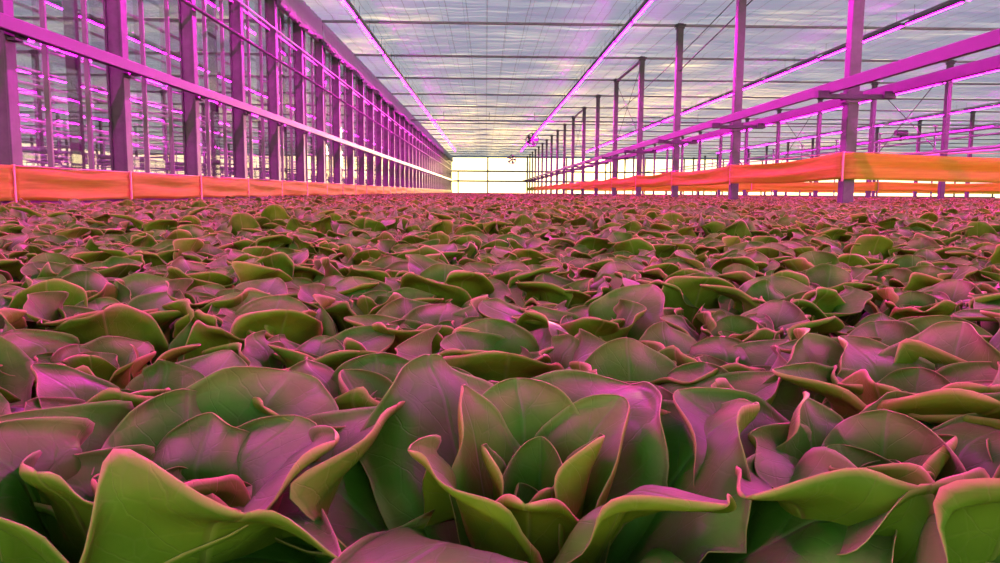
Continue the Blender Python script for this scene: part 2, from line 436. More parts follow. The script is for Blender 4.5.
HERO_IN = [(218, .230, .070, 72, 66, 1.15, .018, 3.1, 1.4, .036, -0.3, 0.0),
           (312, .235, .082, 70, 60, 1.05, .020, 2.7, 2.6, .046, 0.25, 0.0),
           (95, .235, .074, 76, 74, 1.0, .014, 3.8, 0.3, .024, 0.1, 0.0),
           (152, .236, .062, 78, 78, 1.0, .014, 3.3, 4.0, .022, -0.2, 0.0),
           (35, .228, .066, 78, 76, 1.1, .014, 3.0, 5.5, .026, 0.2, 0.0),
           (262, .190, .064, 80, 72, 1.3, .012, 3.4, 2.2, .030, 0.0, 0.0),
           (350, .205, .056, 80, 82, 1.2, .012, 3.1, 0.9, .020, 0.1, 0.0),
           (190, .195, .052, 82, 84, 1.3, .010, 3.5, 3.0, .018, -0.1, 0.0),
           (75, .190, .046, 84, 90, 1.3, .008, 3.0, 1.0, .012, 0.0, 0.0),
           (300, .165, .042, 84, 88, 1.4, .008, 3.0, 4.0, .012, 0.0, 0.0),
           (130, .155, .036, 86, 94, 1.4, .006, 3.0, 2.0, .010, 0.0, 0.0)]
ho, hh = LeafMesh(), LeafMesh()
for tgt, lst, r0 in ((ho, HERO, .022), (hh, HERO_IN, .010)):
    for (az, Lf, W, e0, e1, kap, amp, fq, ph, roll, tw, sd) in lst:
        tgt.leaf(R(az), Lf, W, e0, e1, kap, amp, fq, ph, roll, r0=r0, z0=.025, nu=25, nv=27, twist=tw, side=sd)
HEROM = (ho.mesh('outer_leaves', 0.0012), hh.mesh('heart_leaves', 0.0010))
MID = []
for k in range(6):
    o, h = lettuce_meshes('lettuce', 300 + k, 17, 13, 15, 0)
    MID.append(merge(o, h).mesh('lettuce_head', 0.0014))
FAR = []
for k in range(4):
    o, h = lettuce_meshes('lettuce', 500 + k, 14, 7, 8, 0)
    FAR.append(merge(o, h).mesh('lettuce_field', 0.0016))

rng = random.Random(7)
SP, RS = 0.285, 0.248            # spacing in the row, spacing between rows
ROW0 = 0.60
def row_x0(j): return 0.040 if j % 2 == 0 else 0.040 - SP / 2

LEFT_EDGE = -4.75
rows = []
count = 0
specs = []
j = 0
while count < 300:
    y = ROW0 + j * RS
    lo, hi = -486 / F * y - 0.13, 514 / F * y + 0.13
    n0 = math.ceil((lo - row_x0(j)) / SP); n1 = math.floor((hi - row_x0(j)) / SP)
    xs = [row_x0(j) + n * SP for n in range(n0, n1 + 1)]
    xs = [x for x in xs if x > LEFT_EDGE]
    if count + len(xs) > 300: break
    specs.append((y, xs)); count += len(xs); j += 1
LAST = j

SHADE = {}
def head_label(r, c, n):
    pos = ['leftmost'] if c == 0 else (['rightmost'] if c == n - 1 else [ordinal(c + 1) + ' from the left'])
    return pos[0]

FIRST = ['big lettuce at the bottom left with one tall plain green front leaf',
         'big open lettuce in the bottom middle with upright pointed heart leaves',
         'wide lettuce at the bottom right with long wavy green front leaves']
for r, (y, xs) in enumerate(specs):
    for c, x in enumerate(xs):
        jx, jy = (rng.uniform(-.022, .022), rng.uniform(-.022, .022)) if r > 0 else (0, 0)
        sc = rng.uniform(0.80, 1.0) * (1.1 if r < 2 else 1.0); rz = rng.uniform(0, 6.28)
        k = rng.randrange(7)
        if r == 0: sc = 1.06
        if r < 15:
            o = empty('lettuce', (x + jx, y + jy, 0), rz)
            o.scale = (sc, sc, sc * rng.uniform(0.97, 1.12))
            hero = r == 0 and abs(x - 0.04) < 0.01
            if hero: o.rotation_euler = (0, 0, 0); o.scale = (1.08, 1.08, 1.02)
            for nm, me in zip(('outer_leaves', 'heart_leaves'), HEROM if hero else NEAR[k]):
                ch = bpy.data.objects.new(nm, me); link(ch, o)
        else:
            o = bpy.data.objects.new('lettuce', MID[k % 6]); link(o)
            o.location = (x + jx, y + jy, 0); o.rotation_euler = (rng.uniform(-.06, .06), rng.uniform(-.06, .06), rz)
            o.scale = (sc, sc, sc * rng.uniform(1.08, 1.3))
        if r == 0 and len(xs) == 3: lab = FIRST[c]
        elif r == 0: lab = 'large leafy lettuce in the row nearest the camera, ' + head_label(r, c, len(xs))
        else: lab = 'green lettuce with pink-lit leaf tops, %s row back, %s' % (ordinal(r + 1), head_label(r, c, len(xs)))
        tag(o, lab, 'lettuce', 'lettuce heads growing in the nearest rows')

# the rest of the crop: uncountable, instanced over the bed
pv = []
frng = random.Random(11)
j = LAST
while True:
    y = ROW0 + j * RS * (1.0)
    if y > 127: break
    st = 1
    lo = max(LEFT_EDGE, -0.72 * y - 1.2)
    hi = min(0.70 * y + 1.2, 34.0 if y < 60 else 24)
    n0 = math.ceil((lo - row_x0(j)) / SP); n1 = math.floor((hi - row_x0(j)) / SP)
    step = 1 if y < 35 else 2
    if not (y > 35 and j % 2):
        for n in range(n0, n1 + 1, step):
            x = row_x0(j) + n * SP
            if x < LEFT_EDGE: continue
            pv.append((x + frng.uniform(-.05, .05), y + frng.uniform(-.05, .05), 0.0))
    j += 1
# neighbours just outside the frame so the bed goes on to both sides
for jj, (y, xs) in enumerate(specs):
    for n in range(1, 9):
        for x in (xs[0] - n * SP, xs[-1] + n * SP):
            if x > LEFT_EDGE: pv.append((x, y, 0.0))
pm = bpy.data.meshes.new('lettuce_field'); pm.from_pydata(pv, [], []); pm.update()
print('field instances', len(pv))
field = bpy.data.objects.new('lettuce_field', pm); link(field)
tag(field, 'wide bed of small far lettuce heads stretching to the end wall', 'lettuce crop', None, 'stuff')
src = bpy.data.collections.new('crop_sources')
srcs = []
for k, me in enumerate(FAR + MID):
    o = bpy.data.objects.new('lettuce_source', me); src.objects.link(o); srcs.append(o)
ng = bpy.data.node_groups.new('scatter_crop', 'GeometryNodeTree')
ng.interface.new_socket('Geometry', in_out='INPUT', socket_type='NodeSocketGeometry')
ng.interface.new_socket('Geometry', in_out='OUTPUT', socket_type='NodeSocketGeometry')
gi = ng.nodes.new('NodeGroupInput'); go = ng.nodes.new('NodeGroupOutput')
def scatter(sources, sel_lo, sel_hi, seed, zs):
    pos = ng.nodes.new('GeometryNodeInputPosition'); sp = ng.nodes.new('ShaderNodeSeparateXYZ'); ng.links.new(pos.outputs[0], sp.inputs[0])
    a = ng.nodes.new('FunctionNodeCompare'); a.data_type = 'FLOAT'; a.operation = 'GREATER_EQUAL'; ng.links.new(sp.outputs[1], a.inputs[0]); a.inputs[1].default_value = sel_lo
    b = ng.nodes.new('FunctionNodeCompare'); b.data_type = 'FLOAT'; b.operation = 'LESS_THAN'; ng.links.new(sp.outputs[1], b.inputs[0]); b.inputs[1].default_value = sel_hi
    an = ng.nodes.new('FunctionNodeBooleanMath'); an.operation = 'AND'; ng.links.new(a.outputs[0], an.inputs[0]); ng.links.new(b.outputs[0], an.inputs[1])
    gj = ng.nodes.new('GeometryNodeJoinGeometry')
    for s_ in reversed(sources):
        ob = ng.nodes.new('GeometryNodeObjectInfo'); ob.inputs['Object'].default_value = s_; ob.inputs['As Instance'].default_value = True
        ng.links.new(ob.outputs['Geometry'], gj.inputs[0])
    ip = ng.nodes.new('GeometryNodeInstanceOnPoints'); ip.inputs['Pick Instance'].default_value = True
    ri = ng.nodes.new('FunctionNodeRandomValue'); ri.data_type = 'INT'; ri.inputs[4].default_value = 0; ri.inputs[5].default_value = len(sources) - 1; ri.inputs['Seed'].default_value = seed
    rr = ng.nodes.new('FunctionNodeRandomValue'); rr.data_type = 'FLOAT_VECTOR'; rr.inputs[0].default_value = (-.1, -.1, 0); rr.inputs[1].default_value = (.1, .1, 6.28); rr.inputs['Seed'].default_value = seed + 1
    rs = ng.nodes.new('FunctionNodeRandomValue'); rs.data_type = 'FLOAT'; rs.inputs[2].default_value = 0.80; rs.inputs[3].default_value = 1.02; rs.inputs['Seed'].default_value = seed + 2
    sc = ng.nodes.new('ShaderNodeMath'); sc.operation = 'MULTIPLY'; ng.links.new(rs.outputs[1], sc.inputs[0]); sc.inputs[1].default_value = 1.0
    ng.links.new(gi.outputs[0], ip.inputs['Points']); ng.links.new(an.outputs[0], ip.inputs['Selection'])
    ng.links.new(gj.outputs[0], ip.inputs['Instance']); ng.links.new(ri.outputs[2], ip.inputs['Instance Index'])
    ng.links.new(rr.outputs[0], ip.inputs['Rotation'])
    cx = ng.nodes.new('ShaderNodeCombineXYZ'); zz = ng.nodes.new('ShaderNodeMath'); zz.operation = 'MULTIPLY'; ng.links.new(sc.outputs[0], zz.inputs[0]); zz.inputs[1].default_value = zs
    ng.links.new(sc.outputs[0], cx.inputs[0]); ng.links.new(sc.outputs[0], cx.inputs[1]); ng.links.new(zz.outputs[0], cx.inputs[2]); ng.links.new(cx.outputs[0], ip.inputs['Scale'])
    return ip.outputs[0]
jn = ng.nodes.new('GeometryNodeJoinGeometry')
ng.links.new(scatter(srcs[4:], -5, 26, 3, 1.2), jn.inputs[0])
ng.links.new(scatter(srcs[:4], 26, 500, 13, 1.3), jn.inputs[0])
ng.links.new(jn.outputs[0], go.inputs[0])
md = field.modifiers.new('crop', 'NODES'); md.node_group = ng

# ---------------------------------------------------------------- building
CZ = EYE + 5.70          # shade screen height
Y_END = 128.0
PY = [13.9 + 6.35 * k for k in range(18)]         # main post lines
WX = -5.62
XR = 84.0; XL = -58.0

fl = MB().raw([(-90, -14, 0), (120, -14, 0), (120, 170, 0), (-90, 170, 0)], [(0, 1, 2, 3)]).build('floor', M['floor'])
tag(fl, kind='structure')

# ceiling: shade screen sagging a little between the beams, with loose folds
def ceiling():
    xs = list(np.linspace(XL, WX - 0.3, 8)) + list(np.linspace(WX + 0.15, 19.3, 60)) + list(np.linspace(20, XR, 24))
    ys = []
    y = 7.55 - 6.35 * 3
    while y < Y_END:
        for q in (0, .04, .12, .2, .3, .42, .55, .68, .8, .9, .97): ys.append(y + q * 6.35)
        y += 6.35
    ys.append(Y_END)
    ys = [q for q in ys if q <= Y_END]
    v = []; rn = random.Random(3)
    for yy in ys:
        ph = ((yy - 7.55) / 6.35) % 1.0
        bump = 0.07 * math.sin(math.pi * ph)
        fold = -0.10 * math.exp(-((ph - 0.06) / 0.04) ** 2)
        for xx in xs:
            v.append((xx, yy, CZ - bump + fold * (0.6 + 0.4 * math.sin(xx * 2.1 + yy)) + 0.025 * math.sin(xx * 3.9 + yy * 1.3) + 0.02 * math.sin(yy * 5 + xx)))
    n = len(xs); f = []
    for a in range(len(ys) - 1):
        for b in range(n - 1):
            f.append((a * n + b, a * n + b + 1, (a + 1) * n + b + 1, (a + 1) * n + b))
    return MB().raw(v, f, True).build('ceiling', M['ceiling'])
tag(ceiling(), kind='structure')

# left glass wall ----------------------------------------------------------
WP = [9.35 - 2.93 * 1 + 2.93 * k for k in range(42)]
WP = [y for y in WP if y < Y_END - 1]
post0 = None
for i, y in enumerate(WP):
    if post0 is None:
        post0 = empty('wall_post', (WX, y, 0))
        MB().box((0, 0, 2.95), (0.26, 0.10, 5.9), 0.008).box((0.115, 0, 2.95), (0.03, 0.20, 5.9), 0.005).box((-0.115, 0, 2.95), (0.03, 0.20, 5.9), 0.005).build('column', M['galv'], post0)
        b = MB().box((0.17, 0, EYE + 1.86), (0.12, 0.16, 0.05)).box((0.17, 0, EYE + 1.70), (0.12, 0.16, 0.03)).box((0.2, 0.1, EYE + 1.78), (0.04, 0.20, 0.10))
        b.build('rail_bracket', M['clamp'], post0)
        MB().tube((0.13, -0.14, EYE + 1.74), (0.13, 0.14, EYE + 1.74), 0.012).tube((0.13, -0.14, EYE + 1.84), (0.13, 0.14, EYE + 1.84), 0.012).build('clamp_bolt', M['dark'], post0)
        p = post0
    else:
        p = copy_tree(post0); p.location = (WX, y, 0)
    tag(p, 'grey steel post of the left glass wall, %s from the camera end' % ordinal(i + 1), 'post', 'steel posts along the left glass wall')

# glass bays with their thin mullions
mul0 = None
for i in range(len(WP)):
    y0 = WP[i]; y1 = WP[i + 1] if i + 1 < len(WP) else Y_END
    g = MB().raw([(WX - 0.10, y0, 0.3), (WX - 0.10, y1, 0.3), (WX - 0.10, y1, 5.35), (WX - 0.10, y0, 5.35),
                  (WX - 0.106, y0, 0.3), (WX - 0.106, y1, 0.3), (WX - 0.106, y1, 5.35), (WX - 0.106, y0, 5.35)],
                 [(0, 1, 2, 3), (7, 6, 5, 4)]).build('window_%d' % (i + 1), M['glass'])
    tag(g, kind='structure')
    for q in (0.36, 0.72):
        yy = y0 + (y1 - y0) * q
        mb = MB().box((WX - 0.06, yy, 2.85), (0.07, 0.045, 5.2), 0.006)
        mb.build('mullion', M['alu'], g)
# base and head rails of the wall
tag(MB().box((WX - 0.05, 64, 0.16), (0.16, 128, 0.3)).build('wall_left', M['alu']), kind='structure')
tag(MB().box((WX - 0.02, 64, 5.42), (0.10, 128, 0.14)).box((WX - 0.05, 64, EYE + 4.15), (0.05, 128, 0.045)).build('trim_1', M['pale']), kind='structure')

# outer posts behind the glass
for i in range(20):
    y = 11.56 + 5.86 * i
    o = MB().box((WX - 0.30, y, 2.95), (0.14, 0.16, 5.9), 0.01).box((WX - 0.30, y, 3.9), (0.2, 0.2, 0.08)).build('outer_post', M['galv'])
    tag(o, 'slimmer steel post just behind the left glass wall, %s from the camera end' % ordinal(i + 1), 'post', 'slim posts behind the left glass wall')

# long rails on the left wall
o = MB().box((-5.36, 64, EYE + 1.83), (0.09, 128, 0.165), 0.01).build('wall_rail', M['rail'])
tag(o, 'wide pale steel rail running the whole left glass wall at mid height', 'rail')
o = MB().tube((-5.42, 0, EYE + 3.36), (-5.42, Y_END, EYE + 3.36), 0.035).build('wall_pipe', M['rail'])
tag(o, 'thin pipe along the left glass wall, above the wide rail', 'pipe')
o = MB().tube((-5.44, 0, EYE + 4.12), (-5.44, Y_END, EYE + 4.12), 0.022).build('wall_pipe', M['pale'])
tag(o, 'thinnest highest pipe along the left glass wall below the hanging curtain', 'pipe')

# folded curtain that hangs under the eave, bay by bay
def curtain(y0, y1, seed):
    rn = random.Random(seed); n = 60; v = []; f = []
    zs = [5.98, 5.8, 5.62, 5.45, 5.32]
    for i in range(n + 1):
        u = i / n; y = y0 + (y1 - y0) * u
        sag = 0.16 * math.sin(math.pi * u) + 0.03 * math.sin(u * 40)
        for k, z in enumerate(zs):
            q = k / (len(zs) - 1)
            v.append((WX + 0.20 + 0.045 * math.sin(u * 75 + 0.6 * math.sin(u * 21 + seed)) * (0.4 + q) + 0.05 * q, y, z - sag * q + 0.16 * q * (1 - 1)))
    m = len(zs)
    for i in range(n):
        for k in range(m - 1):
            a = i * m + k; f.append((a, a + m, a + m + 1, a + 1))
    return MB().raw(v, f, True).build('hanging_curtain', M['curtain'])
cy = 7.55; i = 0
while cy < Y_END - 3:
    o = curtain(cy, min(cy + 6.35, Y_END), i); so = o.modifiers.new('t', 'SOLIDIFY'); so.thickness = 0.006
    tag(o, 'grey bunched screen curtain under the left eave, %s from the camera end' % ordinal(i + 1), 'curtain', 'curtain lengths under the left eave')
    cy += 6.35; i += 1

# beams ---------------------------------------------------------------------
for i in range(20):
    y = 7.55 + 6.35 * i
    if y > Y_END: break
    o = MB().box((0.0, 0, 0), (WX * -1 + 6.5, 0.07, 0.085), 0.01).build('roof_beam', M['midgrey'], None, ((WX + 6.5) / 2, y, CZ - 0.16))
    tag(o, 'thin grey beam crossing under the screen of the middle bay, %s from the camera end' % ordinal(i + 1), 'beam', 'cross beams of the middle bay')
    o = MB().box((0.0, 0, 0), (XR - 6.5, 0.07, 0.085), 0.01).build('roof_beam', M['midgrey'], None, ((XR + 6.5) / 2, y, CZ - 0.16))
    tag(o, 'thin grey beam crossing under the screen beyond the right posts, %s from the camera end' % ordinal(i + 1), 'beam', 'cross beams of the right bays')
    o = MB().box((0.0, 0, 0), (WX - XL - 0.4, 0.07, 0.12), 0.01).build('roof_beam', M['midgrey'], None, ((WX + XL - 0.4) / 2, y, CZ - 0.18))
    tag(o, 'grey beam under the roof beyond the left glass wall, %s from the camera end' % ordinal(i + 1), 'beam', 'cross beams of the left neighbour bay')
# low cross pipe far down the bay
o = MB().tube((WX + 0.3, 56, EYE + 5.0), (XR - 10, 56, EYE + 5.0), 0.05)
for x in (-3, 0.2, 3.4, 9, 15): o.tube((x, 56, EYE + 5.0), (x, 56, CZ - 0.1), 0.02)
tag(o.build('cross_pipe', M['midgrey']), 'dark pipe hung below the screen across the far half of the hall', 'pipe')

# support wires ----------------------------------------------------------------
for i in range(17):
    x = WX + 0.7 + i * 0.70
    w = MB().tube((0, 2, 0), (0, Y_END, 0), 0.003, 5).build('support_wire', M['dark'], None, (x, 0, CZ - 0.19))
    tag(w, 'thin dark wire running lengthwise under the middle screen', 'wire', 'lengthwise wires under the middle screen')

# right post rows ----------------------------------------------------------------
RX = [6.42, 19.3, 32.2]
def main_post(withrail):
    p = empty('support_post', (0, 0, 0))
    MB().box((0, 0, (CZ - 0.1) / 2), (0.20, 0.22, CZ - 0.1), 0.012).build('column', M['galv'], p)
    MB().box((0, 0, CZ - 0.16), (0.34, 0.30, 0.06)).box((0, 0, CZ - 0.24), (0.26, 0.24, 0.06)).build('head_plate', M['dark'], p)
    if withrail:
        z = EYE + 1.70
        MB().box((0, -0.14, z), (1.30, 0.05, 0.09), 0.01).box((-0.58, -0.14, z + 0.03), (0.20, 0.16, 0.12)).box((0.58, -0.14, z + 0.03), (0.20, 0.16, 0.12)).build('rail_arm', M['clamp'], p)
        MB().box((0, -0.125, z), (0.27, 0.03, 0.20)).box((0, 0.125, z), (0.27, 0.03, 0.20)).box((-0.125, 0, z + .07), (0.03, 0.26, 0.04)).box((-0.125, 0, z - .07), (0.03, 0.26, 0.04)).build('clamp', M['rail'], p)
    return p
rp = main_post(True)
ROWN = ['nearest', 'second', 'third']
for r, x in enumerate(RX):
    if r == 1: rp = main_post(False)
    first = True
    for i, y in enumerate(PY):
        if first and r < 2: o = rp; first = False
        else: o = copy_tree(rp)
        o.location = (x, y, 0)
        tag(o, 'square steel post, %s from the camera in the %s row right of the crop' % (ordinal(i + 1), ROWN[r]), 'post', 'square steel posts right of the crop')
# left neighbour rows
for r, x in enumerate((-18.4, -31.2, -44.0)):
    for i, y in enumerate(PY[:14]):
        o = copy_tree(rp); o.location = (x, y, 0)
        tag(o, 'square steel post beyond the left glass, %s in its row, %s row from the glass' % (ordinal(i + 1), ordinal(r + 1)), 'post', 'square posts beyond the left glass')

# twin rails on the near post row
for x, nm in ((5.98, 'left rail of the pair clamped to the nearest right posts'), (7.08, 'right rail of the pair clamped to the nearest right posts')):
    o = MB().box((x, 66, EYE + 1.84), (0.07, 124, 0.19), 0.01).build('long_rail', M['rail'])
    tag(o, 'pale deep steel ' + nm, 'rail')
# heating and irrigation pipes further right
for x, z, r, m, lab in ((18.75, EYE + 1.80, .07, 'midgrey', 'grey pipe rail clamped to the second row of right posts'),
                        (25.8, EYE + 3.46, .07, 'midgrey', 'high dark pipe running lengthwise between the second and third right post rows'),
                        (26.3, EYE + 3.20, .05, 'midgrey', 'lower dark pipe just under the high pipe far right'),
                        (20.0, EYE + 1.80, .06, 'pale', 'pale pipe rail behind the second row of right posts'),
                        (31.7, EYE + 1.9, .08, 'midgrey', 'grey pipe rail at the third row of right posts')):
    o = MB().tube((x, 8, z), (x, 126, z), r, 10).build('pipe_rail', M[m]); tag(o, lab, 'pipe')
for i in range(14):
    y = 26 + 6.35 * i
    o = MB().tube((25.8, y, 0), (25.8, y, EYE + 3.95), 0.05).box((25.8, y, EYE + 3.98), (0.2, 0.2, 0.1)).box((26.05, y, EYE + 3.33), (0.7, 0.06, 0.06)).build('pipe_stand', M['midgrey'])
    tag(o, 'slim stand carrying the high dark pipe on the right, %s from the camera' % ordinal(i + 1), 'stand', 'stands of the high dark pipe')
# dark misting head on the pipe
o = empty('misting_unit', (25.8, 48.8, EYE + 3.5))
MB().box((0, 0, 0.35), (0.7, 0.4, 0.34), 0.08).build('housing', M['dark'], o)
MB().tube((0, 0, 0.2), (0, 0, -0.15), 0.07).build('neck', M['dark'], o)
tag(o, 'small black unit mounted on the high dark pipe at far right', 'unit')

# crosswise cables, braces
def cable(name, a, b, r, lab, cat='cable', grp=None, sag=0.0):
    a, b = Vector(a), Vector(b)
    pts = [a.lerp(b, t / 8) + Vector((0, 0, -sag * math.sin(math.pi * t / 8))) for t in range(9)]
    o = MB().path(pts, r, 5).build(name, M['dark']); tag(o, lab, cat, grp); return o
cable('stay_cable', (6.42, 26.6, EYE + 4.05), (7.2, 17.5, CZ - .1), 0.018, 'dark stay cable slanting up past the third near right post')
cable('stay_cable', (6.42, 39.3, EYE + 3.9), (6.7, 20.3, EYE + 5.35), 0.014, 'long slanting dark cable strung between the near right posts', sag=.15)
for k, (a, b) in enumerate(((PY[3], PY[4]), (PY[6], PY[7]))):
    o = MB().box((RX[0], (a + b) / 2, CZ - 0.22), (0.10, b - a, 0.10), 0.01).build('tie_beam', M['midgrey'])
    tag(o, 'short grey tie beam joining two near right post tops, %s one' % ('closer' if k == 0 else 'farther'), 'beam')
    for q, (z0, z1) in enumerate(((2.3, 5.4), (5.4, 2.3))):
        cable('brace_wire', (RX[0], a, EYE + z0), (RX[0], b, EYE + z1), 0.012, 'thin %s brace wire crossing between the %s pair of tied right posts' % ('rising' if q == 0 else 'falling', 'closer' if k == 0 else 'farther'), 'wire')
for k, (a, b) in enumerate(((PY[3], PY[4]), (PY[5], PY[6]))):
    for q, (z0, z1) in enumerate(((1.6, 5.4), (5.4, 1.6))):
        cable('brace_wire', (RX[1], a, EYE + z0), (RX[1], b, EYE + z1), 0.02, 'thin %s brace wire in the second right post row, %s crossing' % ('rising' if q == 0 else 'falling', 'closer' if k == 0 else 'farther'), 'wire')

# grow lamps ------------------------------------------------------------------
LZ = EYE + 5.10
LX = [-3.86, 4.36, 12.58, 20.8, 29.0, 37.2, -12.1, -20.3, -28.5]
lamp0 = empty('grow_lamp', (0, 0, 0))
MB().box((0, 0, 0.03), (0.075, 2.86, 0.09), 0.012).box((0, 0, 0.09), (0.035, 2.5, 0.05)).build('housing', M['galv'], lamp0)
MB().raw([(-0.03, -1.38, -0.0165), (0.03, -1.38, -0.0165), (0.03, 1.38, -0.0165), (-0.03, 1.38, -0.0165)], [(0, 3, 2, 1)]).build('diode_strip', M['led'], lamp0)
MB().tube((0, -1.0, 0.1), (0, -1.0, CZ - LZ - 0.12), 0.006, 5).tube((0, 1.0, 0.1), (0, 1.0, CZ - LZ - 0.12), 0.006, 5).build('hanger', M['dark'], lamp0)
NAMES = {-3.86: 'left row over the middle bay', 4.36: 'right row over the middle bay', 12.58: 'first row beyond the right posts', 20.8: 'second row beyond the right posts',
         29.0: 'third row beyond the right posts', 37.2: 'fourth row beyond the right posts', -12.1: 'first row beyond the left glass', -20.3: 'second row beyond the left glass', -28.5: 'third row beyond the left glass'}
first = True
for x in LX:
    c = 0
    for i in range(33):
        y = 1.5 + 3.0 * i
        if x < -15 and y > 62: continue
        if x > 25 and y < 20: continue
        if first: o = lamp0; first = False
        else: o = copy_tree(lamp0)
        o.location = (x, y, LZ); c += 1
        tag(o, 'magenta strip grow lamp, %s, %s from the camera end' % (NAMES[x], ordinal(c)), 'lamp', 'magenta grow lamps hung in long rows')
# lamp rail above each row
for x in LX:
    o = MB().box((x, 52, LZ + 0.16), (0.05, 104, 0.05)).build('lamp_track', M['midgrey'])
    tag(o, 'slim grey track above the lamps, ' + NAMES[x], 'track')

# circulation fans -------------------------------------------------------------
def fan(x, y, z, rad, lab):
    o = empty('circulation_fan', (x, y, z))
    MB().ring((0, 0, 0), rad, 0.045).build('ring', M['midgrey'], o)
    b = MB()
    for k in range(5):
        a = k * 2 * math.pi / 5
        ca, sa = math.cos(a), math.sin(a)
        pts = []
        for rr, ww in ((0.10, 0.05), (rad * 0.5, 0.13), (rad * 0.9, 0.15)):
            for s_ in (-1, 1): pts.append((ca * rr - sa * ww * s_, 0.05 * s_, sa * rr + ca * ww * s_))
        b.raw(pts + [(p[0], p[1] + 0.012, p[2]) for p in pts], [(0, 1, 3, 2), (2, 3, 5, 4), (8, 9, 7, 6), (10, 11, 9, 8), (0, 2, 8, 6), (2, 4, 10, 8), (1, 7, 9, 3), (3, 9, 11, 5), (4, 5, 11, 10)])
    b.build('blades', M['dark'], o)
    MB().tube((0, -0.12, 0), (0, 0.16, 0), rad * 0.24, 14).build('motor', M['dark'], o)
    g = MB()
    for k in range(4):
        a = math.pi / 4 + k * math.pi / 2
        g.tube((0, -0.1, 0), (rad * math.cos(a), -0.06, rad * math.sin(a)), 0.015, 5)
    g.build('guard', M['midgrey'], o)
    MB().tube((0, 0, rad), (0, 0, CZ - z - 0.1), 0.018, 6).build('hanger', M['dark'], o)
    tag(o, lab, 'fan', 'round fans hung under the screen')
fan(4.18, 72, EYE + 4.75, 0.56, 'larger round fan hung at the right lamp row, far down the hall')
fan(3.3, 101, EYE + 4.15, 0.55, 'smaller farther round fan before the bright end wall')
fan(16.5, 52, EYE + 1.75, 0.5, 'round fan low beyond the near right posts')

# orange cloth bands ---------------------------------------------------------------
def band(p0, p1, z0, z1, seed, lab, grp, sag=0.03, flat=0.03):
    rn = random.Random(seed); p0, p1 = Vector((*p0, 0)), Vector((*p1, 0))
    d = p1 - p0; t = d.normalized(); nrm = Vector((t.y, -t.x, 0)); n = 24; m = 8; v = []; f = []
    a1, a2, a3 = rn.uniform(0, 6), rn.uniform(0, 6), rn.uniform(0, 6)
    for i in range(n + 1):
        u = i / n
        for k in range(m + 1):
            q = k / m
            z = z0 + (z1 - z0) * q - sag * math.sin(math.pi * u) * (0.5 + 0.5 * q) + 0.006 * math.sin(u * 9 + a1)
            w = flat * math.sin(q * 9 + a1 + 1.2 * u) * math.sin(math.pi * u) + 0.4 * flat * math.sin(q * 19 + a2 + u * 3) + 0.3 * flat * math.sin(u * 12 + a3)
            c = p0 + d * u + nrm * w
            v.append((c.x, c.y, z))
    for i in range(n):
        for k in range(m):
            a = i * (m + 1) + k; f.append((a, a + m + 1, a + m + 2, a + 1))
    o = empty('orange_band', p0)
    b = MB().raw([(x - p0.x, y - p0.y, z) for x, y, z in v], f, True).build('cloth', M['orange'], o)
    so = b.modifiers.new('t', 'SOLIDIFY'); so.thickness = 0.003
    s = MB(); e = nrm * 0.012
    s.box((-nrm.x * 0.0, 0, (z0 + z1) / 2 - 0.01), (0.03, 0.03, z1 - z0 + 0.05)).build('seam', M['seam'], o)
    s = MB().tube((0, 0, z1), tuple(d + Vector((0, 0, z1))), 0.006, 5).build('hem_cord', M['seam'], o)
    tag(o, lab, 'cloth band', grp)
for i in range(42):
    y = 6.1 + 2.93 * i
    if y > Y_END - 2: break
    band((-5.36, y), (-5.36, y + 2.93), EYE - 0.145, EYE + 0.255, i, 'orange cloth band before the left glass wall, %s length from the camera end' % ordinal(i + 1), 'orange bands along the left wall', 0.012, 0.018)
for i in range(17):
    y0, y1 = PY[i], PY[i + 1]
    band((6.265, y0 - 0.16), (6.265, y1 - 0.16), EYE + 0.27, EYE + 0.74, 100 + i, 'orange cloth band along the near right posts, %s length from the corner post' % ordinal(i + 1), 'orange bands along the near right posts', 0.07, 0.03)
x = 6.265; i = 0
while x < 22:
    band((x, PY[0] - 0.17), (x + 6.4, PY[0] - 0.17), EYE + 0.27, EYE + 0.74, 200 + i, 'orange cloth band running crosswise right of the corner post, %s length' % ordinal(i + 1), 'orange crosswise bands at the front', 0.07, 0.03)
    x += 6.4; i += 1
for r, (yy, z0, z1) in enumerate(((PY[4] - 0.17, 0.22, 0.66), (PY[9] - 0.17, 0.2, 0.7))):
    x = 6.9; i = 0
    while x < 62:
        band((x, yy), (x + 6.4, yy), EYE + z0, EYE + z1, 300 + i + 50 * r, 'orange cloth band seen under the front one, %s line back, %s length right' % (ordinal(r + 2), ordinal(i + 1)), 'orange crosswise bands farther back', 0.05, 0.03)
        x += 6.4; i += 1

# end wall -------------------------------------------------------------------------
g = MB().raw([(XL, Y_END, 0.3), (XR, Y_END, 0.3), (XR, Y_END, CZ - 0.1), (XL, Y_END, CZ - 0.1)], [(0, 1, 2, 3)]).build('window_50', M['glass'])
tag(g, kind='structure')
bm = MB()
for z in (0.15, EYE + 1.75, EYE + 3.35, CZ - 0.05): bm.box(((XL + XR) / 2, Y_END - 0.05, z), (XR - XL, 0.12, 0.26))
tag(bm.build('wall_back', M['galv']), kind='structure')
k = 0
x = WX + 5.9 - 12.8 * 4
while x < XR:
    o = MB().box((x, Y_END - 0.12, CZ / 2), (0.22, 0.14, CZ)).build('end_post', M['galv'])
    tag(o, 'thin upright of the bright end wall, %s from its far left end' % ordinal(k + 1), 'post', 'uprights of the end wall'); k += 1
    x += 6.4
o = MB().box((WX + 1.1, Y_END - 0.22, EYE + 1.40), (0.20, 0.14, 3.6)).build('end_post', M['galv'])
tag(o, 'short door upright of the end wall near the left glass wall', 'post', 'uprights of the end wall')

